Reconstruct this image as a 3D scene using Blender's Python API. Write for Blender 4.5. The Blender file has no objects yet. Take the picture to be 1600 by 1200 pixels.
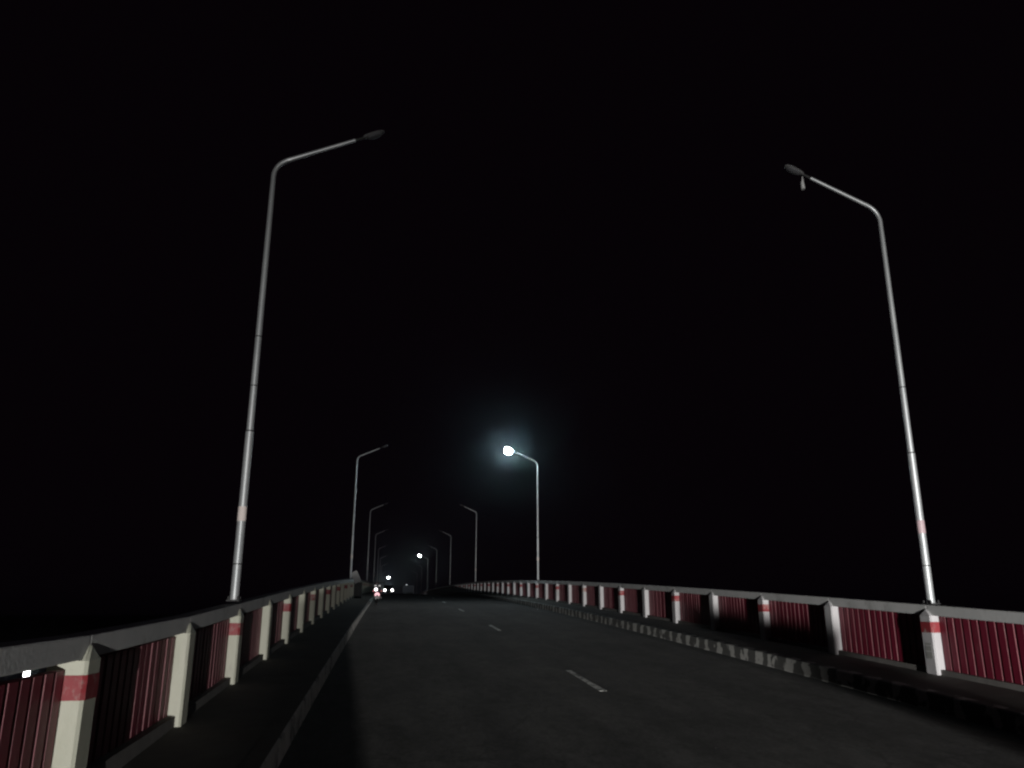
import bpy, math, random
from mathutils import Vector, Matrix
random.seed(7)
sc = bpy.context.scene
R = math.radians

# ------------------------------------------------------------------ camera
EYE = 1.64                                   # eye height above the road at the camera
cam_d = bpy.data.cameras.new('camera'); cam = bpy.data.objects.new('camera', cam_d)
sc.collection.objects.link(cam); sc.camera = cam
cam_d.sensor_width = 36; cam_d.lens = 1266.9 / 1600 * 36
cam_d.clip_start = 0.05; cam_d.clip_end = 6000
cam.matrix_world = (Matrix.Translation((0, 0, EYE)) @ Matrix.Rotation(R(-8.3515), 4, 'Z')
                    @ Matrix.Rotation(R(90 + 15.857), 4, 'X') @ Matrix.Rotation(R(0.156), 4, 'Z'))

# ------------------------------------------------------------------ night sky, exposure
world = bpy.data.worlds.new('World'); sc.world = world; world.use_nodes = True
bg = world.node_tree.nodes['Background']
bg.inputs['Color'].default_value = (0.0016, 0.0008, 0.0015, 1); bg.inputs['Strength'].default_value = 1.0
sc.view_settings.view_transform = 'Standard'; sc.view_settings.look = 'None'
sc.view_settings.exposure = 0; sc.view_settings.gamma = 1
sc.cycles.filter_width = 2.3
sc.cycles.max_bounces = 4; sc.cycles.diffuse_bounces = 2; sc.cycles.volume_bounces = 0
sc.cycles.sample_clamp_indirect = 3; sc.cycles.caustics_reflective = False; sc.cycles.caustics_refractive = False

# ------------------------------------------------------------------ the bridge's line
def zr(s):                                    # road height along the bridge
    def cub(t): return -0.5087 + 0.0648191 * t - 3.43222e-4 * t * t + 8.1716e-7 * t ** 3
    if s < 0: v = -0.5087 + 0.0648191 * s
    elif s < 150: v = cub(s)
    else: v = cub(150) + 0.0170 * (s - 150) - 1.84e-4 * (s - 150) ** 2
    return v - 1.13 + EYE
LAT_L, LAT_R = -1.857, 7.399                  # lines of the lamp poles and railings
KL, KR = -0.82, 6.32                          # kerb faces
S0, SP = 10.6, 30.6                           # first lamp pair, spacing
BAY = SP / 12

# ------------------------------------------------------------------ node helpers
class NT:
    def __init__(s, nt): s.nt = nt
    def n(s, typ, **kw):
        nd = s.nt.nodes.new(typ)
        for k, v in kw.items(): setattr(nd, k, v)
        return nd
    def lk(s, a, b): s.nt.links.new(a, b)
    def m(s, op, a, b=None, c=None, clamp=False):
        nd = s.n('ShaderNodeMath', operation=op); nd.use_clamp = clamp
        for i, v in enumerate((a, b, c)):
            if v is None: continue
            if isinstance(v, (int, float)): nd.inputs[i].default_value = v
            else: s.lk(v, nd.inputs[i])
        return nd.outputs[0]
    def ss(s, x, a, b):                       # smoothstep a..b -> 0..1
        nd = s.n('ShaderNodeMapRange', interpolation_type='SMOOTHSTEP')
        s.lk(x, nd.inputs['Value'])
        if a < b:
            nd.inputs['From Min'].default_value = a; nd.inputs['From Max'].default_value = b
        else:
            nd.inputs['From Min'].default_value = b; nd.inputs['From Max'].default_value = a
            nd.inputs['To Min'].default_value = 1; nd.inputs['To Max'].default_value = 0
        return nd.outputs[0]

# ------------------------------------------------------------------ materials
def new_mat(name):
    m = bpy.data.materials.new(name); m.use_nodes = True
    return m, NT(m.node_tree), m.node_tree.nodes['Principled BSDF']
def mat(name, c0, c1, rough=0.7, scale=6, bump=0.0, bscale=60, metal=0.0, dirt=None, dscale=1.3, dlo=0.55, dhi=0.75, stretch=(1, 1, 1)):
    m, t, b = new_mat(name)
    co = t.n('ShaderNodeTexCoord'); mp = t.n('ShaderNodeMapping'); mp.inputs['Scale'].default_value = stretch
    t.lk(co.outputs['Object'], mp.inputs[0])
    ns = t.n('ShaderNodeTexNoise'); ns.inputs['Scale'].default_value = scale; ns.inputs['Detail'].default_value = 6
    ns.inputs['Roughness'].default_value = 0.65
    t.lk(mp.outputs[0], ns.inputs['Vector'])
    rp = t.n('ShaderNodeValToRGB'); rp.color_ramp.elements[0].position = 0.3; rp.color_ramp.elements[1].position = 0.7
    rp.color_ramp.elements[0].color = (*c0, 1); rp.color_ramp.elements[1].color = (*c1, 1)
    t.lk(ns.outputs[0], rp.inputs[0]); col = rp.outputs[0]
    if dirt:
        n2 = t.n('ShaderNodeTexNoise'); n2.inputs['Scale'].default_value = dscale; n2.inputs['Detail'].default_value = 8
        n2.inputs['Roughness'].default_value = 0.7
        t.lk(mp.outputs[0], n2.inputs['Vector'])
        f = t.ss(n2.outputs[0], dlo, dhi)
        mx = t.n('ShaderNodeMix', data_type='RGBA'); t.lk(f, mx.inputs[0]); t.lk(col, mx.inputs[6])
        mx.inputs[7].default_value = (*dirt, 1); col = mx.outputs[2]
    t.lk(col, b.inputs['Base Color'])
    b.inputs['Roughness'].default_value = rough; b.inputs['Metallic'].default_value = metal
    if bump:
        nb = t.n('ShaderNodeTexNoise'); nb.inputs['Scale'].default_value = bscale; nb.inputs['Detail'].default_value = 4
        t.lk(co.outputs['Object'], nb.inputs['Vector'])
        bp = t.n('ShaderNodeBump'); bp.inputs['Strength'].default_value = bump; bp.inputs['Distance'].default_value = 0.01
        t.lk(nb.outputs[0], bp.inputs['Height']); t.lk(bp.outputs[0], b.inputs['Normal'])
    return m
def emit(name, c, strength):
    m, t, b = new_mat(name)
    b.inputs['Base Color'].default_value = (*c, 1); b.inputs['Roughness'].default_value = 0.3
    b.inputs['Emission Color'].default_value = (*c, 1); b.inputs['Emission Strength'].default_value = strength
    return m
M = {}
M['asphalt_plain'] = mat('asphalt', (0.040, 0.040, 0.038), (0.066, 0.064, 0.062), 0.85, 1.1, 0.5, 90, dirt=(0.03, 0.029, 0.028), dscale=0.35, dlo=0.5, dhi=0.72)
M['pavement'] = mat('pavement_concrete', (0.075, 0.07, 0.06), (0.12, 0.115, 0.10), 0.9, 2.5, 0.3, 40)
M['deck'] = mat('deck_concrete', (0.14, 0.135, 0.13), (0.24, 0.23, 0.22), 0.9, 1.5, 0.3, 30)
M['rail'] = mat('rail_grey_paint', (0.54, 0.55, 0.545), (0.64, 0.64, 0.635), 0.7, 3, 0.2, 40, dirt=(0.33, 0.33, 0.32), dscale=1.7, dlo=0.52, dhi=0.75)
M['post'] = mat('post_warm_lit_paint', (0.50, 0.51, 0.41), (0.60, 0.60, 0.50), 0.6, 7, 0.15, 60, dirt=(0.25, 0.24, 0.20), dscale=3.5, dlo=0.54, dhi=0.78, stretch=(1, 1, .35))  # warm tint of the light on the left posts is in the paint
M['postw'] = mat('post_white_lit_paint', (0.47, 0.46, 0.47), (0.57, 0.56, 0.57), 0.6, 7, 0.15, 60, dirt=(0.22, 0.21, 0.21), dscale=3.5, dlo=0.54, dhi=0.78, stretch=(1, 1, .35))  # whiter light on the right posts is in the paint
M['band'] = mat('band_red_paint', (0.24, 0.024, 0.032), (0.33, 0.042, 0.05), 0.55, 9, 0.1, 60, dirt=(0.40, 0.34, 0.31), dscale=4, dlo=0.48, dhi=0.66)
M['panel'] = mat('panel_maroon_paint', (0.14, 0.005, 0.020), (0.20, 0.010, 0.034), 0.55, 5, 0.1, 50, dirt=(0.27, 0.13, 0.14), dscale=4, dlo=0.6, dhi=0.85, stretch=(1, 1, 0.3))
M['panelside'] = mat('lit_pink_edge', (0.17, 0.05, 0.065), (0.27, 0.10, 0.11), 0.6, 5, 0.1, 50, dirt=(0.38, 0.24, 0.24), dscale=5, dlo=0.54, dhi=0.75, stretch=(1, 1, 0.5))
M['plinth'] = mat('plinth_concrete', (0.10, 0.095, 0.09), (0.17, 0.16, 0.15), 0.85, 4, 0.2, 40)
M['galv'] = mat('galvanised_steel', (0.60, 0.63, 0.65), (0.80, 0.82, 0.83), 0.42, 5, 0.08, 60, metal=0.55, dirt=(0.40, 0.41, 0.41), dscale=2.5, dlo=0.55, dhi=0.8, stretch=(1, 1, 0.4))
M['headgrey'] = mat('lamp_head_grey', (0.15, 0.15, 0.155), (0.22, 0.22, 0.22), 0.5, 8)
M['dark'] = mat('dark_metal', (0.018, 0.018, 0.02), (0.035, 0.035, 0.035), 0.6, 8)
M['cable'] = mat('black_strap', (0.012, 0.012, 0.012), (0.02, 0.02, 0.02), 0.6, 8)
M['sticker'] = mat('reflective_sheet', (0.92, 0.78, 0.74), (0.97, 0.88, 0.84), 0.6, 20)
M['stickerred'] = mat('worn_red_sheet', (0.52, 0.36, 0.39), (0.62, 0.48, 0.50), 0.4, 20)
M['glass_off'] = mat('dull_lens', (0.10, 0.10, 0.11), (0.14, 0.14, 0.15), 0.6, 5)
M['glow'] = emit('lamp_glow', (0.74, 0.92, 1.0), 330)
M['glow2'] = emit('far_lamp_glow', (0.95, 0.98, 1.0), 90)
M['cloth'] = mat('pale_cloth', (0.6, 0.6, 0.6), (0.75, 0.75, 0.75), 0.8, 12)
M['platemark'] = mat('grey_stencil', (0.27, 0.27, 0.26), (0.36, 0.36, 0.34), 0.7, 30)
M['signback'] = mat('sign_aluminium', (0.36, 0.36, 0.36), (0.46, 0.46, 0.46), 0.5, 4, dirt=(0.25, 0.25, 0.25))
M['paint'] = mat('lane_paint', (0.62, 0.64, 0.60), (0.80, 0.81, 0.77), 0.7, 12, 0.2, 70, dirt=(0.09, 0.09, 0.09), dscale=11, dlo=0.46, dhi=0.60)
M['rubber'] = mat('tyre_rubber', (0.012, 0.012, 0.012), (0.02, 0.02, 0.02), 0.8, 10)
M['bike'] = mat('motorcycle_red_paint', (0.07, 0.012, 0.012), (0.10, 0.018, 0.016), 0.3, 4)
M['chrome'] = mat('steel_trim', (0.30, 0.30, 0.31), (0.38, 0.38, 0.38), 0.3, 6, metal=0.6)
M['carbody'] = mat('car_dark_paint', (0.02, 0.022, 0.03), (0.03, 0.032, 0.04), 0.3, 3)
M['truck'] = mat('truck_canvas_grey', (0.12, 0.13, 0.16), (0.2, 0.21, 0.24), 0.7, 2)
M['winglass'] = mat('dark_glass', (0.01, 0.01, 0.012), (0.014, 0.014, 0.016), 0.08, 2)
M['tail'] = emit('tail_light_glow', (1.0, 0.52, 0.58), 1.0)
M['tailred'] = emit('dim_red_glow', (0.8, 0.08, 0.10), 0.06)
M['white_on'] = emit('white_lamp_glow', (1.0, 0.95, 0.95), 3.0)
M['headlight'] = emit('headlight_glow', (1.0, 0.97, 0.93), 12)
M['dim_on'] = emit('dim_lamp_glow', (0.8, 0.85, 0.9), 0.6)
M['boat'] = mat('boat_wood', (0.10, 0.08, 0.06), (0.18, 0.15, 0.12), 0.7, 3)
M['ground'] = mat('bank_earth', (0.04, 0.035, 0.025), (0.08, 0.07, 0.05), 0.95, 0.3, 0.5, 3)

def asphalt_material():
    m, t, b = new_mat('worn_asphalt')
    co = t.n('ShaderNodeTexCoord'); sp = t.n('ShaderNodeSeparateXYZ'); t.lk(co.outputs['Object'], sp.inputs[0])
    def noise(sc_, det, ro, st=(1, 1, 1)):
        mp = t.n('ShaderNodeMapping'); mp.inputs['Scale'].default_value = st; t.lk(co.outputs['Object'], mp.inputs[0])
        n = t.n('ShaderNodeTexNoise'); n.inputs['Scale'].default_value = sc_; n.inputs['Detail'].default_value = det
        n.inputs['Roughness'].default_value = ro; t.lk(mp.outputs[0], n.inputs['Vector']); return n.outputs[0]
    v = t.m('ADD', .047, t.m('MULTIPLY', t.m('SUBTRACT', noise(28, 5, .8), .5), .16))          # aggregate
    v = t.m('ADD', v, t.m('MULTIPLY', t.m('SUBTRACT', noise(.55, 6, .65, (1, .45, 1)), .5), .13))   # patches
    v = t.m('ADD', v, t.m('MULTIPLY', t.m('SUBTRACT', noise(3.2, 4, .6, (1, .3, 1)), .5), .085))
    v = t.m('ADD', v, t.m('MULTIPLY', t.m('SUBTRACT', noise(9, 3, .75, (1, .5, 1)), .5), .09))
    tr = t.m('ABSOLUTE', t.m('SUBTRACT', t.m('PINGPONG', t.m('ADD', sp.outputs['X'], .1), .85), .42))     # wheel tracks
    v = t.m('MULTIPLY', v, t.m('ADD', .86, t.m('MULTIPLY', tr, .6)))
    vor = t.n('ShaderNodeTexVoronoi', feature='DISTANCE_TO_EDGE'); vor.inputs['Scale'].default_value = .38
    wr = t.n('ShaderNodeVectorMath', operation='ADD'); wn = t.n('ShaderNodeTexNoise'); wn.inputs['Scale'].default_value = 1.4; wn.inputs['Detail'].default_value = 5
    t.lk(co.outputs['Object'], wn.inputs['Vector']); t.lk(co.outputs['Object'], wr.inputs[0])
    ms = t.n('ShaderNodeVectorMath', operation='SCALE'); t.lk(wn.outputs['Color'], ms.inputs[0]); ms.inputs['Scale'].default_value = 1.1
    t.lk(ms.outputs[0], wr.inputs[1]); t.lk(wr.outputs[0], vor.inputs['Vector'])
    v = t.m('MULTIPLY', v, t.m('ADD', .5, t.m('MULTIPLY', t.ss(vor.outputs['Distance'], .002, .012), .5)))  # cracks
    v = t.m('MAXIMUM', v, .012)
    cb_ = t.n('ShaderNodeCombineColor'); t.lk(v, cb_.inputs[0]); t.lk(t.m('MULTIPLY', v, .98), cb_.inputs[1]); t.lk(t.m('MULTIPLY', v, .94), cb_.inputs[2])
    t.lk(cb_.outputs[0], b.inputs['Base Color']); b.inputs['Roughness'].default_value = .9
    bp = t.n('ShaderNodeBump'); bp.inputs['Strength'].default_value = .5; bp.inputs['Distance'].default_value = .008
    t.lk(noise(70, 4, .7), bp.inputs['Height']); t.lk(bp.outputs[0], b.inputs['Normal'])
    return m
M['asphalt'] = asphalt_material()
def kerb_material():
    m, t, b = new_mat('kerb_worn_paint')
    co = t.n('ShaderNodeTexCoord'); sp = t.n('ShaderNodeSeparateXYZ'); t.lk(co.outputs['Object'], sp.inputs[0])
    n1 = t.n('ShaderNodeTexNoise'); n1.inputs['Scale'].default_value = 7; n1.inputs['Detail'].default_value = 5
    t.lk(co.outputs['Object'], n1.inputs['Vector'])
    n2 = t.n('ShaderNodeTexNoise'); n2.inputs['Scale'].default_value = 1.1; t.lk(co.outputs['Object'], n2.inputs['Vector'])
    ph = t.m('MULTIPLY', sp.outputs['Y'], 1 / 0.56)
    ph = t.m('ADD', ph, t.m('MULTIPLY', n2.outputs[0], 1.3))
    tri = t.m('PINGPONG', ph, 0.5)                                   # 0..0.5
    v = t.m('ADD', tri, t.m('MULTIPLY', t.m('SUBTRACT', n1.outputs[0], 0.5), 1.1))
    on = t.ss(v, 0.27, 0.37)
    mx = t.n('ShaderNodeMix', data_type='RGBA'); t.lk(on, mx.inputs[0])
    mx.inputs[6].default_value = (0.10, 0.10, 0.095, 1); mx.inputs[7].default_value = (0.50, 0.50, 0.47, 1)
    t.lk(mx.outputs[2], b.inputs['Base Color']); b.inputs['Roughness'].default_value = 0.85
    return m
M['kerb'] = kerb_material()
M['kerbL'] = mat('kerb_whitewash', (0.36, 0.355, 0.33), (0.56, 0.55, 0.52), 0.85, 3.5, 0.3, 40, dirt=(0.11, 0.105, 0.10), dscale=2.6, dlo=0.5, dhi=0.62)
def water_material():
    m, t, b = new_mat('river_water')
    b.inputs['Base Color'].default_value = (0.006, 0.008, 0.008, 1); b.inputs['Roughness'].default_value = 0.12
    nb = t.n('ShaderNodeTexNoise'); nb.inputs['Scale'].default_value = 0.6; nb.inputs['Detail'].default_value = 5
    co = t.n('ShaderNodeTexCoord'); t.lk(co.outputs['Object'], nb.inputs['Vector'])
    bp = t.n('ShaderNodeBump'); bp.inputs['Strength'].default_value = 0.4; bp.inputs['Distance'].default_value = 0.2
    t.lk(nb.outputs[0], bp.inputs['Height']); t.lk(bp.outputs[0], b.inputs['Normal'])
    return m
M['water'] = water_material()

# ------------------------------------------------------------------ mesh helpers
class MB:
    def __init__(s): s.v = []; s.f = []
    def raw(s, vs, fs):
        o = len(s.v); s.v += [tuple(v) for v in vs]; s.f += [tuple(i + o for i in f) for f in fs]; return s
    def hexa(s, p):                            # 8 points: bottom ring 0-3 (ccw), top ring 4-7
        return s.raw(p, [(3, 2, 1, 0), (4, 5, 6, 7), (0, 1, 5, 4), (1, 2, 6, 5), (2, 3, 7, 6), (3, 0, 4, 7)])
    def box(s, x0, x1, y0, y1, z0, z1):
        return s.hexa([(x0, y0, z0), (x1, y0, z0), (x1, y1, z0), (x0, y1, z0), (x0, y0, z1), (x1, y0, z1), (x1, y1, z1), (x0, y1, z1)])
    def slope_box(s, x0, x1, y0, y1, za0, za1, zb0, zb1):     # z bottom/top at y0 (a) and y1 (b)
        return s.hexa([(x0, y0, za0), (x1, y0, za0), (x1, y1, zb0), (x0, y1, zb0), (x0, y0, za1), (x1, y0, za1), (x1, y1, zb1), (x0, y1, zb1)])
    def tube(s, pts, rad, n=12, caps=True, flat=1.0):
        pts = [Vector(p) for p in pts]
        if isinstance(rad, (int, float)): rad = [rad] * len(pts)
        o = len(s.v); ref = Vector((0, 1, 0))
        for i, p in enumerate(pts):
            d = (pts[min(i + 1, len(pts) - 1)] - pts[max(i - 1, 0)]).normalized()
            r_ = ref if abs(d.dot(ref)) < 0.95 else Vector((1, 0, 0))
            a = d.cross(r_).normalized(); b = d.cross(a).normalized()
            for k in range(n):
                t = 2 * math.pi * k / n
                s.v.append(tuple(p + a * math.cos(t) * rad[i] * flat + b * math.sin(t) * rad[i]))
        for i in range(len(pts) - 1):
            for k in range(n):
                k2 = (k + 1) % n
                s.f.append((o + i * n + k, o + i * n + k2, o + (i + 1) * n + k2, o + (i + 1) * n + k))
        if caps:
            s.f.append(tuple(o + k for k in range(n))[::-1]); s.f.append(tuple(o + (len(pts) - 1) * n + k for k in range(n)))
        return s
    def prism(s, poly, y0, y1):                # poly in (x,z), extruded along y
        n = len(poly); vs = [(x, y0, z) for x, z in poly] + [(x, y1, z) for x, z in poly]
        return s.raw(vs, [tuple(range(n)), tuple(range(2 * n - 1, n - 1, -1))] + [(i, i + n, (i + 1) % n + n, (i + 1) % n) for i in range(n)])
    def prism_x(s, poly, x0, x1):              # poly in (y,z), extruded along x
        n = len(poly); vs = [(x0, y, z) for y, z in poly] + [(x1, y, z) for y, z in poly]
        return s.raw(vs, [tuple(range(n)), tuple(range(2 * n - 1, n - 1, -1))] + [(i, i + n, (i + 1) % n + n, (i + 1) % n) for i in range(n)])
    def build(s, name, m, parent=None, off=(0, 0, 0), bevel=0, smooth=False):
        me = bpy.data.meshes.new(name)
        me.from_pydata([(x - off[0], y - off[1], z - off[2]) for x, y, z in s.v], [], s.f)
        me.materials.append(m if not isinstance(m, str) else M[m])
        import bmesh
        bm = bmesh.new(); bm.from_mesh(me); bmesh.ops.recalc_face_normals(bm, faces=bm.faces)
        if bevel: bmesh.ops.bevel(bm, geom=list(bm.edges), offset=bevel, segments=2, affect='EDGES', profile=0.6)
        bm.to_mesh(me); bm.free()
        if smooth:
            for p in me.polygons: p.use_smooth = True
            me.set_sharp_from_angle(angle=R(35))
        o = bpy.data.objects.new(name, me); sc.collection.objects.link(o)
        if parent is not None: o.parent = parent
        return o
def thing(name, label, cat, loc, rz=0, group=None):
    o = bpy.data.objects.new(name, None); sc.collection.objects.link(o); o.empty_display_size = 0.3
    o.location = loc; o.rotation_euler.z = rz; o['label'] = label; o['category'] = cat
    if group: o['group'] = group
    return o
def tag(o, label, cat, group=None):
    o['label'] = label; o['category'] = cat
    if group: o['group'] = group
    return o
def copy_tree(o, parent=None):
    c = o.copy(); sc.collection.objects.link(c)
    if parent is not None: c.parent = parent
    for ch in list(o.children): copy_tree(ch, c)
    return c
def struct(o): o['kind'] = 'structure'; return o
def sweep(name, prof, m, s0, s1, step=1.5, kind='structure', closed=True, dz=0):
    ss = [s0 + (s1 - s0) * i / max(1, int((s1 - s0) / step)) for i in range(max(1, int((s1 - s0) / step)) + 1)]
    mb = MB(); n = len(prof)
    for s_ in ss:
        z = zr(s_) + dz
        for x, h in prof: mb.v.append((x, s_, z + h))
    for i in range(len(ss) - 1):
        for k in range(n if closed else n - 1):
            k2 = (k + 1) % n
            mb.f.append((i * n + k, i * n + k2, (i + 1) * n + k2, (i + 1) * n + k))
    if closed: mb.f.append(tuple(range(n))); mb.f.append(tuple(range((len(ss) - 1) * n, len(ss) * n))[::-1])
    return mb.build(name, m)

# ------------------------------------------------------------------ large structure
S_END = 252.0
struct(sweep('bridge_deck', [(-2.25, 0.0), (-2.25, -0.5), (-1.2, -1.3), (6.7, -1.3), (7.8, -0.5), (7.8, 0.0), (KR + .05, 0.0), (KR + .05, -0.1), (KL - .05, -0.1), (KL - .05, 0.0)], 'deck', -12, S_END, dz=-0.02))
struct(sweep('road', [(KL, 0), (KL, -0.1), (KR, -0.1), (KR, 0), ((KL + KR) / 2, 0.03)], 'asphalt', -12, 420))
struct(sweep('pavement', [(-2.05, 0.196), (-2.05, -.015), (KL - 0.16, -.015), (KL - 0.16, 0.196)], 'pavement', -12, S_END))
struct(sweep('pavement', [(KR + 0.16, 0.196), (KR + 0.16, -.015), (7.6, -.015), (7.6, 0.245)], 'pavement', -12, S_END))
kl_ = struct(sweep('kerb', [(KL - 0.158, 0.2), (KL - 0.158, -.01), (KL + .003, -.01), (KL - 0.005, 0.185), (KL - 0.02, 0.2)], 'kerbL', -12, S_END, step=1.0))
kl_.data.materials.append(M['pavement'])
for pf in kl_.data.polygons:
    if pf.normal.z > .9: pf.material_index = 1  # top in darker concrete, so only the face looks lit
struct(sweep('kerb', [(KR - .003, -.01), (KR + 0.158, -.01), (KR + 0.158, 0.2), (KR + 0.02, 0.2), (KR + .005, 0.185)], 'kerb', -12, S_END, step=1.0))
# lane dashes, worn paint laid as thin sheets
dm = MB(); DL = (KL + KR) / 2
for k in range(0, 26):
    a = 10.8 + k * 10.15 - 10.15
    for j in range(3):
        y0 = a + j * .7; y1 = y0 + .7
        x = 2.78 + .004 * ((k * 7 + j * 3) % 3 - 1); w = (0.043, 0.048, 0.040)[(k + j) % 3]
        h = lambda y: zr(y) + 0.03 * (1 - abs(x - DL) / ((KR - KL) / 2)) + 0.006
        if k == 0 and j < 2: continue
        dm.slope_box(x - w, x + w, y0, y1, h(y0) - .002, h(y0), h(y1) - .002, h(y1))
struct(dm.build('lane_marking', 'paint'))
wm = MB(); wm.raw([(-900, -400, -7), (900, -400, -7), (900, 330, -7), (-900, 330, -7)], [(0, 1, 2, 3)])
struct(wm.build('river_water', 'water'))
g = MB(); nx, ny = 24, 24
for j in range(ny + 1):
    for i in range(nx + 1):
        x = -1500 + 3000 * i / nx; y = 300 + 2200 * (j / ny) ** 1.5
        g.v.append((x, y, -7.6 + 4.6 * min(1, (y - 300) / 60) + random.uniform(-.3, .3)))
for j in range(ny):
    for i in range(nx):
        a = j * (nx + 1) + i; g.f.append((a, a + 1, a + nx + 2, a + nx + 1))
struct(g.build('ground', 'ground'))

# ------------------------------------------------------------------ railings
def railing(side):                             # side -1 left, +1 right
    X = LAT_L - 0.01 if side < 0 else LAT_R
    lab = ('long left bridge railing beside the left pavement, warm-lit pale posts and maroon bars' if side < 0 else
           'long right bridge railing across the road, white-lit pale posts and maroon bars')
    base = (X, S0, zr(S0) + 0.2)
    root = thing('bridge_railing', lab, 'railing', base, group='railings along both edges of the bridge')
    zq = lambda y: zr(y) + ((-0.025 + 0.00375 * max(0.0, 9.5 - y) ** 2) if side < 0 else 0.0)
    q = -side                                  # direction towards the road
    def xr(a, b): return (min(X + a * q, X + b * q), max(X + a * q, X + b * q))
    rng = random.Random(3 + side)
    ks = range(-4, 95)
    for k in ks:
        s = S0 + k * BAY; r = zq(s)
        # post: shaft standing in front of the rail, pencil top up to the rail's upper edge
        mb = MB(); w = 0.12
        back, rf, front = -0.10, 0.085, 0.125
        zt = r + 0.955
        x0, x1 = xr(back, front)
        c = 0.018                              # chamfered front corners
        fx = X + front * q; fx2 = X + (front - c) * q; bx = X + back * q
        poly = [(bx, s - w), (fx2, s - w), (fx, s - w + c), (fx, s + w - c), (fx2, s + w), (bx, s + w)]
        n = 6; zb = r + 0.06; zt2 = r + 0.987
        mb.raw([(px, py, zb) for px, py in poly] + [(px, py, zt2) for px, py in poly],
               [tuple(range(n)), tuple(range(2 * n - 1, n - 1, -1))] + [(i, (i + 1) % n, (i + 1) % n + n, i + n) for i in range(n)])
        rx = X + (rf + 0.004) * q
        jt = rng.uniform(-.01, .01)
        mb.raw([(rx, s - w, zt2 + .001), (fx2, s - w, zt2 + .001), (fx, s - w + c, zt2 + .001), (fx, s + w - c, zt2 + .001), (fx2, s + w, zt2 + .001), (rx, s + w, zt2 + .001),
                (rx, s - 0.02 + jt, r + 1.075), (X + (rf + 0.012) * q, s + jt, r + 1.068), (rx, s + 0.02 + jt, r + 1.075)],
               [(0, 1, 6), (1, 2, 7), (1, 7, 6), (2, 3, 7), (3, 4, 7), (4, 8, 7), (4, 5, 8), (6, 7, 8), (0, 1, 2, 3, 4, 5), (0, 6, 8, 5)])
        post = mb.build('post', 'post' if side < 0 else 'postw', root, base)
        if k % 2 == 0:
            bb = MB(); e = 0.004
            z0, z1 = r + 0.765, r + 0.905
            pl = [(X + (back - e) * q, s - w - e), (fx2 + 0 * q, s - w - e), (fx + e * q, s - w + c - e * .4), (fx + e * q, s + w - c + e * .4), (fx2, s + w + e), (X + (back - e) * q, s + w + e)]
            bb.raw([(px, py, z0) for px, py in pl] + [(px, py, z1) for px, py in pl],
                   [tuple(range(n)), tuple(range(2 * n - 1, n - 1, -1))] + [(i, (i + 1) % n, (i + 1) % n + n, i + n) for i in range(n)])
            bb.build('red_band', 'band', post, base)
        if side > 0 and k == 0:                # grey stencilled number on the post under the near right lamp
            st = MB()
            for i_, (za, zb2) in enumerate([(0.53, 0.59), (0.605, 0.63), (0.43, 0.515)]):
                st.box(*xr(front + .0015, front + .004), s - 0.07, s + 0.055, r + za, r + zb2)
            st.build('number_stencil', 'platemark', post, base)
        if k == ks[-1]: break
        sa, sb = s, s + BAY; ra, rb = zq(sa), zq(sb)
        # grey rail
        rl = MB(); g_ = 0.006 if k % 2 else 0.002
        x0, x1 = xr(-0.09, rf)
        rl.slope_box(x0, x1, sa + g_, sb - g_, ra + 0.992, ra + 1.13, rb + 0.992, rb + 1.13)
        rl.build('top_rail', 'rail', root, base, bevel=0.012 if k < 8 else 0)
        # concrete plinth between the posts
        ya, yb = sa + w + .002, sb - w - .002
        L = lambda y: ra + (rb - ra) * (y - sa) / BAY
        pm = MB(); x0, x1 = xr(-0.06, 0.075)
        pm.slope_box(x0, x1, ya, yb, L(ya) + 0.06, L(ya) + 0.30, L(yb) + 0.06, L(yb) + 0.30)
        pm.build('plinth', 'plinth', root, base)
        # maroon bars
        bm_ = MB(); nb = 15; p = (yb - ya) / nb; x0, x1 = xr(-0.055, 0.01)
        top = 0.962 if side < 0 else 0.984
        if side < 0 and k == -3: top = 0.938
        for i in range(nb):
            c0 = ya + (i + 0.5) * p; h = p * 0.36; jx = rng.uniform(-.003, .003)
            bm_.slope_box(x0 + jx, x1 + jx, c0 - h, c0 + h, L(c0 - h) + 0.30, L(c0 - h) + top, L(c0 + h) + 0.30, L(c0 + h) + top)
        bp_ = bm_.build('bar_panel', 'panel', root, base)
        bp_.data.materials.append(M['panelside'])  # bar sides painted lighter pink to show as lit edges
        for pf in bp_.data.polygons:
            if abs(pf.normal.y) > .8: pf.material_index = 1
    return root
railing(-1); railing(1)

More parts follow.
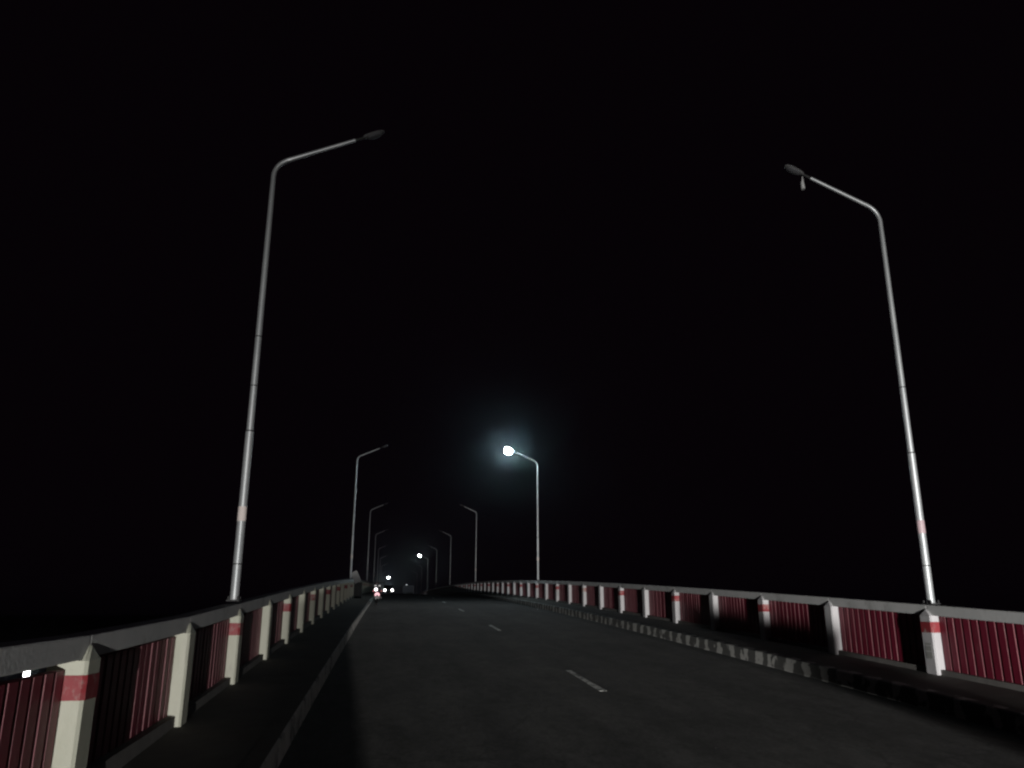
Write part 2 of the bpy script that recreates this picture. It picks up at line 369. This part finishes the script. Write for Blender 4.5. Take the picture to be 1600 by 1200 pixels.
# ------------------------------------------------------------------ street lamps
def lamp_arm_pts():
    pts = [(0, 0, 5.62), (0, 0, 5.80)]
    a0, a1 = 0, R(66); rr = 0.30
    for i in range(1, 9):
        t = a1 * i / 8; pts.append((rr * (1 - math.cos(t)), 0, 5.80 + rr * math.sin(t)))
    px, _, pz = pts[-1]
    pts.append((1.10, 0, pz + (1.10 - px) * math.tan(R(24)))); return pts
ARM = lamp_arm_pts()
def make_lamp(side, s, label, lit=None, detail=0, band='sticker'):
    X = LAT_L if side < 0 else LAT_R
    z = zr(s) + 1.13
    root = thing('street_lamp', label, 'street lamp', (X, s, z), 0 if side < 0 else math.pi, 'street lamps in two rows along the bridge')
    MB().box(-.075, .075, -.10, .10, 0.002, 0.018).build('base_plate', 'dark', root)
    nut = MB()
    for a in (-.055, .055):
        for b in (-.078, .078): nut.tube([(a, b, .018), (a, b, .06)], .012, 6)
    nut.build('anchor_bolts', 'dark', root)
    lo = MB(); lo.tube([(0, 0, .018), (0, 0, .05), (0, 0, 2.12)], [.058, .052, .050], 20)
    pole = lo.build('pole', 'galv', root, smooth=True)
    MB().tube([(0, 0, 2.112), (0, 0, 2.128)], [.0515, .0515], 20).build('joint_collar', 'dark', pole)
    up = MB(); up.tube([(0, 0, 2.121), (0, 0, 3.9), (0, 0, 5.62)], [.043, .040, .035], 20)
    up.build('upper_pole', 'galv', root, smooth=True)
    ar = MB(); ar.tube(ARM, [.034] * 3 + [.032] * 7 + [.026], 14)
    arm = ar.build('arm', 'galv', root, smooth=True)
    bx, _, bz = ARM[-1]; d = Vector((math.cos(R(24)), 0, math.sin(R(24)))); e = Vector((bx, 0, bz))
    MB().tube([tuple(e - d * .02), tuple(e + d * .16)], [.022, .022], 10).build('spigot', 'dark', root)
    sl = ARM[6]
    MB().tube([tuple(Vector(ARM[-2])), tuple(Vector(ARM[-2]) + d * .05)], .034, 14).build('arm_clamp', 'galv', arm)
    # lamp head: tapered shell with rounded outline, lens underneath
    h0 = e + d * .13; u = Vector((-math.sin(R(24)), 0, math.cos(R(24)))); v = Vector((0, 1, 0))
    hm = MB(); rings = [(0, .03, .025), (.03, .045, .04), (.10, .065, .036), (.22, .07, .034), (.29, .055, .026), (.32, .025, .014)]
    lk_ = 2.6 if lit == 2 else 1.8
    if lit: rings = [(a * lk_, b * lk_, c * lk_ * .8) for a, b, c in rings]
    N = 14
    for (t, wd, ht) in rings:
        c0 = h0 + d * t
        for k in range(N):
            a = 2 * math.pi * k / N
            zz = math.sin(a) * ht; zz = zz if zz > 0 else zz * .35
            hm.v.append(tuple(c0 + v * math.cos(a) * wd + u * zz))
    for i in range(len(rings) - 1):
        for k in range(N):
            k2 = (k + 1) % N; hm.f.append((i * N + k, i * N + k2, (i + 1) * N + k2, (i + 1) * N + k))
    hm.f.append(tuple(range(N))); hm.f.append(tuple(range((len(rings) - 1) * N, len(rings) * N)))
    head = hm.build('lamp_head', 'headgrey', root, smooth=True)
    lz = MB(); k_ = lk_ if lit else 1
    dep = .26 if lit else .03
    ring0 = []; N = 16
    for j, (sc_, dz_) in enumerate([(1, .012), (1.0, -dep * .55), (.7, -dep * .9), (.1, -dep * 1.05)]):
        for k in range(N):
            a = 2 * math.pi * k / N
            lz.v.append(tuple(h0 + d * (.165 + .11 * math.cos(a) * sc_) * k_ + v * (.115 if lit else .06) * k_ * math.sin(a) * sc_ + u * (dz_ - .02)))
    for j in range(3):
        for k in range(N):
            k2 = (k + 1) % N; lz.f.append((j * N + k, j * N + k2, (j + 1) * N + k2, (j + 1) * N + k))
    lz.f.append(tuple(range(N))); lz.f.append(tuple(range(3 * N, 4 * N)))
    lz.build('lens', 'glow' if lit == 1 else 'glow2' if lit else 'glass_off', head, smooth=True)
    MB().tube([(0, 0, .97), (0, 0, 1.15)], [.0535, .0532], 20).build('reflective_sleeve', band, root, smooth=True)
    if detail:
        for h in (([2.72, 3.4, .44] if side < 0 else [.52, 3.1])):
            MB().tube([(0, 0, h), (0, 0, h + .012)], [.055 if h < 2.1 else .045] * 2, 18).build('cable_strap', 'cable', root)
    c0 = h0 + d * .25 - u * .02
    return root, Vector((X, s, z)) + (Vector((c0.x, c0.y, c0.z)) if side < 0 else Vector((-c0.x, -c0.y, c0.z)))
lamp_pos = {}
place = ['nearest', 'second', 'third', 'fourth', 'fifth', 'sixth', 'seventh', 'eighth', 'farthest']
for side in (-1, 1):
    nm = 'left' if side < 0 else 'right'
    for n in range(9 if side < 0 else 8):
        s = S0 + n * SP
        lit = {(1, 1): 1, (1, 5): 2, (-1, 8): 2}.get((side, n))
        if lit == 1: lab = 'brightly lit street lamp with cold white glow, second pole of the right railing'
        elif lit and side > 0: lab = 'small distant lit street lamp, sixth pole of the right railing'
        elif lit: lab = 'tiny lit street lamp farthest off in the left row, above the vehicle lights'
        elif n == 0 and side < 0: lab = 'tall unlit street lamp nearest the camera on the left railing, pale pink sleeve'
        elif n == 0: lab = 'tall unlit street lamp nearest on the right railing, pale rag hanging by its head'
        elif n == 1: lab = 'unlit street lamp second in the left row, grey sign board at its foot'
        else: lab = f'unlit street lamp, {place[n]} pole of the {nm} railing counted from the camera'
        band = 'stickerred' if (side > 0 and n == 0) else 'sticker'
        _, lamp_pos[(side, n)] = make_lamp(side, s, lab, lit, 1 if n == 0 else 0, band)
# rag hanging below the near right lamp head
rg = MB(); rx, rz = LAT_R - 1.235, zr(S0) + 1.13
rg.tube([(rx, S0, rz + 6.50), (rx, S0, rz + 6.44), (rx - .012, S0, rz + 6.38), (rx - .004, S0, rz + 6.28)], [.006, .016, .030, .034], 10, flat=.9)
tag(rg.build('hanging_rag', 'cloth', smooth=True), 'small pale rag hanging beneath the head of the nearest right street lamp', 'rag')

# ------------------------------------------------------------------ things at the foot of the second left lamp
s1 = S0 + SP
sg = thing('sign_board', 'small grey blank board tilted on the left railing beside the second lamp', 'sign', (-1.62, s1 + .3, zr(s1) + .93), 0)
mb = MB(); 
def rot(x, z, a): return (x * math.cos(a) + z * math.sin(a), -x * math.sin(a) + z * math.cos(a))
a = -R(27)
pl = [rot(px, pz, a) for px, pz in [(-.16, -.28), (.17, -.28), (.17, .28), (-.16, .28)]]
mb.prism([(x_, z_ + .30) for x_, z_ in pl], -.012, .012); mb.build('board', 'signback', sg)
fr = MB(); fr.tube([(-.02, .03, -.1), (.02, .03, .5)], .02, 8); fr.build('bracket', 'dark', sg)
cb = thing('utility_cabinet', 'dark utility cabinet standing on the left pavement beyond the second lamp', 'cabinet', (-1.52, s1 + 1.2, zr(s1 + 1.2) + .2), 0)
MB().box(-.19, .19, -.3, .3, 0.0, .72).build('cabinet_body', 'dark', cb, bevel=.01)
MB().box(-.16, .16, -.318, -.302, .05, .67).build('door', 'dark', cb, bevel=.004)
MB().box(-.21, .21, -.33, .32, .722, .75).build('lid', 'dark', cb)

# ------------------------------------------------------------------ litter on the road
def litter(x, y, r, lab):
    mb = MB(); n = 9; h = zr(y) + .012
    rr = [r * random.uniform(.6, 1.2) for _ in range(n)]
    vs = [(x + rr[k] * math.cos(6.283 * k / n), y + rr[k] * 1.3 * math.sin(6.283 * k / n), h + random.uniform(-.008, .006)) for k in range(n)]
    vs.append((x, y, h + .018)); 
    mb.raw(vs, [(k, (k + 1) % n, n) for k in range(n)] + [tuple(range(n))[::-1]])
    return tag(mb.build('paper_scrap', 'cloth'), lab, 'litter', 'litter scraps on the road')
litter(6.05, 33.8, .035, 'small pale scrap lying near the foot of the right kerb far up the road')
litter(2.95, 7.5, .035, 'crumpled pale scrap lying on the nearest asphalt in line with the dashes')

# ------------------------------------------------------------------ motorcycle by the left kerb
def wheel_pts(y, r, n=24): return [(0, y + r * math.cos(2 * math.pi * k / n), r0 + r * math.sin(2 * math.pi * k / n)) for k in range(n)]
bk = thing('motorcycle', 'small dark red motorcycle with glowing pink tail light standing by the left kerb', 'motorcycle', (-.50, 37.0, zr(37.0) + .02), R(2))
def ring_tube(mb, cy, cz, r, tr, n=28, m_=8):
    o = len(mb.v)
    for i in range(n):
        t = 2 * math.pi * i / n
        for j in range(m_):
            p = 2 * math.pi * j / m_; rr = r + tr * math.cos(p)
            mb.v.append((tr * math.sin(p), cy + rr * math.cos(t), cz + rr * math.sin(t)))
    for i in range(n):
        for j in range(m_):
            i2, j2 = (i + 1) % n, (j + 1) % m_
            mb.f.append((o + i * m_ + j, o + i2 * m_ + j, o + i2 * m_ + j2, o + i * m_ + j2))
for cy in (-.30, .92):
    w_ = MB(); w_.tube([(-.06, cy, .29), (.06, cy, .29)], .035, 10)
    for k in range(8):
        t = math.pi * k / 4; w_.tube([(0, cy, .29), (0, cy + .22 * math.cos(t), .29 + .22 * math.sin(t))], .006, 5)
    ring_tube(w_, cy, .29, .22, .012)
    wh = w_.build('wheel', 'chrome', bk)
    t_ = MB(); ring_tube(t_, cy, .29, .255, .045); t_.build('tyre', 'rubber', wh, smooth=True)
b_ = MB(); b_.tube([(0, .85, .62), (0, .55, .60), (0, .25, .52), (0, -.10, .60), (0, -.42, .66)], [.05, .09, .13, .13, .06], 12); b_.build('body', 'bike', bk, smooth=True)
b_ = MB(); b_.tube([(0, .45, .74), (0, .1, .76), (0, -.35, .78), (0, -.5, .77)], [.05, .12, .11, .05], 12, flat=1.0); b_.build('seat', 'dark', bk, smooth=True)
b_ = MB(); b_.box(-.13, .13, .05, .45, .22, .46); b_.build('engine', 'dark', bk, bevel=.03)
b_ = MB(); b_.tube([(.13, .4, .25), (.15, 0, .26), (.16, -.45, .34)], [.025, .035, .04], 10); b_.build('exhaust_pipe', 'chrome', bk, smooth=True)
for sx in (-.07, .07):
    b_ = MB(); b_.tube([(sx, .92, .29), (sx * .9, .70, .90)], .018, 8); b_.build('fork', 'chrome', bk)
b_ = MB(); b_.tube([(-.34, .60, .98), (-.2, .68, 1.0), (0, .70, .93), (.2, .68, 1.0), (.34, .60, .98)], .014, 8); b_.build('handlebar', 'dark', bk)
b_ = MB(); b_.box(-.09, .09, .74, .84, .84, 1.0); b_.build('headlamp_fairing', 'bike', bk, bevel=.025)
b_ = MB(); b_.tube([(0, -.62, .33), (0, -.60, .47), (0, -.45, .62)], .04, 8, flat=2); b_.build('rear_mudguard', 'dark', bk, smooth=True)
b_ = MB(); b_.tube([(0, -.52, .44), (0, -.64, .44)], [.11, .10], 16); b_.build('tail_light', 'tail', bk, smooth=True)
for sx in (-.17, .17):
    b_ = MB(); b_.tube([(sx * .5, -.5, .6), (sx, -.5, .6)], .008, 6); tl = b_.build('indicator_stem', 'dark', bk)
    b_ = MB(); b_.tube([(sx, -.53, .60), (sx, -.47, .60)], .035, 10); b_.build('indicator', 'tailred', tl)
b_ = MB(); b_.box(-.09, .09, -.66, -.645, .30, .39); b_.build('number_plate', 'bike', bk)
b_ = MB(); b_.tube([(-.06, -.50, .665), (-.06, -.60, .665)], [.07, .06], 14); b_.build('rear_lamp', 'white_on', bk, smooth=True)
b_ = MB(); b_.box(-.13, .13, -.45, -.15, .80, .84); b_.build('luggage_rack', 'chrome', bk)

# ------------------------------------------------------------------ small car coming over the crest
def make_car(name, label, loc, w, lights):
    c = thing(name, label, 'car', loc, math.pi)
    b_ = MB(); b_.prism_x([(-1.7, .25), (1.75, .25), (1.8, .5), (1.7, .8), (.75, .95), (.2, 1.45), (-1.3, 1.48), (-1.7, 1.0)], -w / 2, w / 2)
    b_.build('body', 'carbody', c, bevel=.05)
    g_ = MB(); g_.raw([(-w / 2 + .12, .735, .99), (w / 2 - .12, .735, .99), (w / 2 - .18, .24, 1.43), (-w / 2 + .18, .24, 1.43), (-w / 2 + .12, .75, 1.0), (w / 2 - .12, .75, 1.0), (w / 2 - .18, .255, 1.44), (-w / 2 + .18, .255, 1.44)],
        [(0, 1, 2, 3), (4, 5, 6, 7), (0, 1, 5, 4), (1, 2, 6, 5), (2, 3, 7, 6), (3, 0, 4, 7)]); g_.build('windscreen', 'winglass', c)
    for cy in (-1.1, 1.15):
        for sx in (-1, 1):
            w_ = MB(); w_.tube([(sx * (w / 2 - .08), cy, .29), (sx * (w / 2 + .02), cy, .29)], .29, 20); w_.build('wheel', 'rubber', c)
    for sx in (-1, 1):
        l_ = MB(); l_.tube([(sx * lights, 1.72, .66), (sx * lights, 1.83, .66)], [.17, .14], 14); l_.build('headlight', 'headlight', c, smooth=True)
    b_ = MB(); b_.box(-.35, .35, 1.78, 1.81, .42, .58); b_.build('grille', 'dark', c)
    return c
make_car('small_car', 'small dark car with two white headlights coming over the crest beside the left kerb', (-.02, 131, zr(131) + .03), 1.45, .56)

# ------------------------------------------------------------------ far truck in the right lane
tk = thing('covered_truck', 'dim grey covered truck far ahead on the crest, one faint lamp on its top corner', 'truck', (3.9, 172, zr(172) + .03))
MB().box(-1.15, 1.15, .0, 4.2, .75, 2.2).build('cargo_box', 'truck', tk, bevel=.05)
MB().box(-.95, .95, 4.3, 5.9, .5, 2.0).build('cab', 'carbody', tk, bevel=.15)
MB().box(-1.0, 1.0, .1, 5.8, .5, .74).build('chassis', 'dark', tk)
MB().box(1.155, 1.22, -.03, .05, .55, 2.35).build('corner_post', 'signback', tk)
for cy in (.9, 4.9):
    for sx in (-1, 1):
        MB().tube([(sx * .8, cy, .42), (sx * 1.08, cy, .42)], .42, 20).build('wheel', 'rubber', tk)
MB().tube([(-.32, -.08, 2.32), (-.32, 0.02, 2.32)], [.12, .14], 12).build('marker_lamp', 'dim_on', tk)
MB().box(-.5, -.1, 0.0, .1, 2.18, 2.26).build('lamp_bracket', 'dark', tk)

# ------------------------------------------------------------------ fishing boat below, its lamp seen under the left rail
bt = thing('fishing_boat', 'fishing boat on the dark river with one white lamp showing under the left rail', 'boat', (-28.5, 74.0, -7.0), R(20))
b_ = MB(); secs = [(-4, .2, .9), (-3, .8, .75), (0, 1.1, .6), (3, .8, .8), (4.6, .05, 1.3)]
for y_, w_, h_ in secs:
    b_.v += [(-w_, y_, h_), (-w_ * .6, y_, -.15), (w_ * .6, y_, -.15), (w_, y_, h_)]
for i in range(4):
    for k in range(4):
        k2 = (k + 1) % 4; b_.f.append((i * 4 + k, i * 4 + k2, (i + 1) * 4 + k2, (i + 1) * 4 + k))
b_.f += [(0, 1, 2, 3), (19, 18, 17, 16)]; b_.build('hull', 'boat', bt)
MB().box(-.6, .6, -2.2, -.4, .62, 1.75).build('cabin', 'boat', bt, bevel=.04)
MB().box(-.75, .75, -2.4, -.2, 1.752, 1.83).build('cabin_roof', 'dark', bt)
MB().tube([(0, 0, .6), (0, 0, 3.65)], .04, 8).build('mast', 'dark', bt)
b_ = MB(); b_.tube([(0, 0, 3.60), (0, 0, 3.75), (0, 0, 4.2), (0, 0, 4.35)], [.08, .22, .22, .08], 16); b_.build('lantern', 'headlight', bt, smooth=True)

# ------------------------------------------------------------------ lamps' own light
def light_nodes(ld):
    ld.use_nodes = True; t = NT(ld.node_tree); em = ld.node_tree.nodes['Emission']
    return t, em
def point(name, loc, power, color, r=0.1):
    ld = bpy.data.lights.new(name, 'POINT'); ld.energy = power; ld.color = color; ld.shadow_soft_size = r
    o = bpy.data.objects.new(name, ld); sc.collection.objects.link(o); o.location = loc; return o, ld
def dir_uw(t):
    co = t.n('ShaderNodeTexCoord'); sp = t.n('ShaderNodeSeparateXYZ'); t.lk(co.outputs['Normal'], sp.inputs[0])
    y = t.m('MAXIMUM', sp.outputs['Y'], 1e-4)
    return t.m('DIVIDE', sp.outputs['X'], y), t.m('DIVIDE', sp.outputs['Z'], y), sp
# vehicle following some 18 m behind: wide beam that lights posts, bars and poles
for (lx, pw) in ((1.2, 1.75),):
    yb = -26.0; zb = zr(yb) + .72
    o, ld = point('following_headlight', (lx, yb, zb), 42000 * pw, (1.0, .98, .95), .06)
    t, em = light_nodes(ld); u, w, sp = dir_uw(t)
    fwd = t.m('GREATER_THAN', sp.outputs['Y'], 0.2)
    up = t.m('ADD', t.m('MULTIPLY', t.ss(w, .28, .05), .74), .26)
    dk1 = t.m('MULTIPLY', t.m('MULTIPLY', t.ss(u, .129, .137), t.ss(u, .162, .155)), t.ss(w, .068, .057))  # dark patches shaped into the beam stand in for shadows of unbuilt vehicles
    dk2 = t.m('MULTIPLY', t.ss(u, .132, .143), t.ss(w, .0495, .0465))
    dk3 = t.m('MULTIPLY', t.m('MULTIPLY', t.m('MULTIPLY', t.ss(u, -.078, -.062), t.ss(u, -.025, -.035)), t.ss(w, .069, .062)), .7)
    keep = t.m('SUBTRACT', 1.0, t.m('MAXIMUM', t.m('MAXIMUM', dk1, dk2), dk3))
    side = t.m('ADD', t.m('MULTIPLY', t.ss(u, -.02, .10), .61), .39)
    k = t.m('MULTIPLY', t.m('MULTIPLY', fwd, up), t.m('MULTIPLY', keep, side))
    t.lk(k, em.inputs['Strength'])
# own dipped headlight: beam shaped to light asphalt evenly, side shadows built in
hy, hx = 1.6, .45; hz = zr(hy) + .85
o, ld = point('dipped_headlight', (hx, hy, hz), 3000, (1.0, .97, .93), .05)
t, em = light_nodes(ld); u, w, sp = dir_uw(t)
aa, bb = .0648, .00032
# intersection with the arched road  z = aa*y - bb*y^2
am = t.m('SUBTRACT', aa, w)
cc = t.m('SUBTRACT', hz, t.m('MULTIPLY', w, hy))
disc = t.m('SUBTRACT', t.m('MULTIPLY', am, am), t.m('MULTIPLY', cc, 4 * bb))
ok = t.m('GREATER_THAN', disc, 0.0)
y = t.m('DIVIDE', t.m('SUBTRACT', am, t.m('SQRT', t.m('MAXIMUM', disc, 0.0))), 2 * bb)
lat = t.m('ADD', t.m('MULTIPLY', u, t.m('SUBTRACT', y, hy)), hx)
edge = t.m('ADD', lat, t.m('MULTIPLY', y, .061))           # 0.33 on the shadow line
left = t.m('MULTIPLY', t.ss(edge, .22, .42), t.ss(lat, -1.35, -1.1)); right = t.m('MULTIPLY', t.ss(lat, 6.24, 6.0), t.ss(t.m('SUBTRACT', lat, t.m('MULTIPLY', y, .114)), 5.1, 4.75))
far = t.ss(y, 75, 38)
k = t.m('MULTIPLY', t.m('MULTIPLY', t.m('MULTIPLY', left, right), t.m('MULTIPLY', far, ok)), t.m('GREATER_THAN', sp.outputs['Y'], .05))
yy = t.m('MINIMUM', y, 60.0); rel = t.m('SUBTRACT', yy, hy)
hyp = t.m('SQRT', t.m('ADD', t.m('MULTIPLY', rel, rel), t.m('MULTIPLY', t.m('MULTIPLY', u, rel), t.m('MULTIPLY', u, rel))))
k = t.m('MULTIPLY', k, t.m('POWER', t.m('DIVIDE', hyp, 10.0), 2.6))
t.lk(k, em.inputs['Strength'])
# (the lit street lamps and vehicle lamps light the scene by their glowing lenses)


# ------------------------------------------------------------------ thin night haze, added for the halo round lit lamps
hb = MB(); hb.box(-920, 920, -410, 2520, -9, 30)
hz_ = hb.build('haze', 'dark'); hz_['kind'] = 'stuff'
hm_ = bpy.data.materials.new('halo_haze'); hm_.use_nodes = True; nt = hm_.node_tree; nt.nodes.clear()
out = nt.nodes.new('ShaderNodeOutputMaterial'); pv = nt.nodes.new('ShaderNodeVolumePrincipled')
pv.inputs['Color'].default_value = (.7, .9, 1, 1); pv.inputs['Density'].default_value = 0.0005; pv.inputs['Anisotropy'].default_value = .97
nt.links.new(pv.outputs[0], out.inputs['Volume'])
hz_.data.materials.clear(); hz_.data.materials.append(hm_)
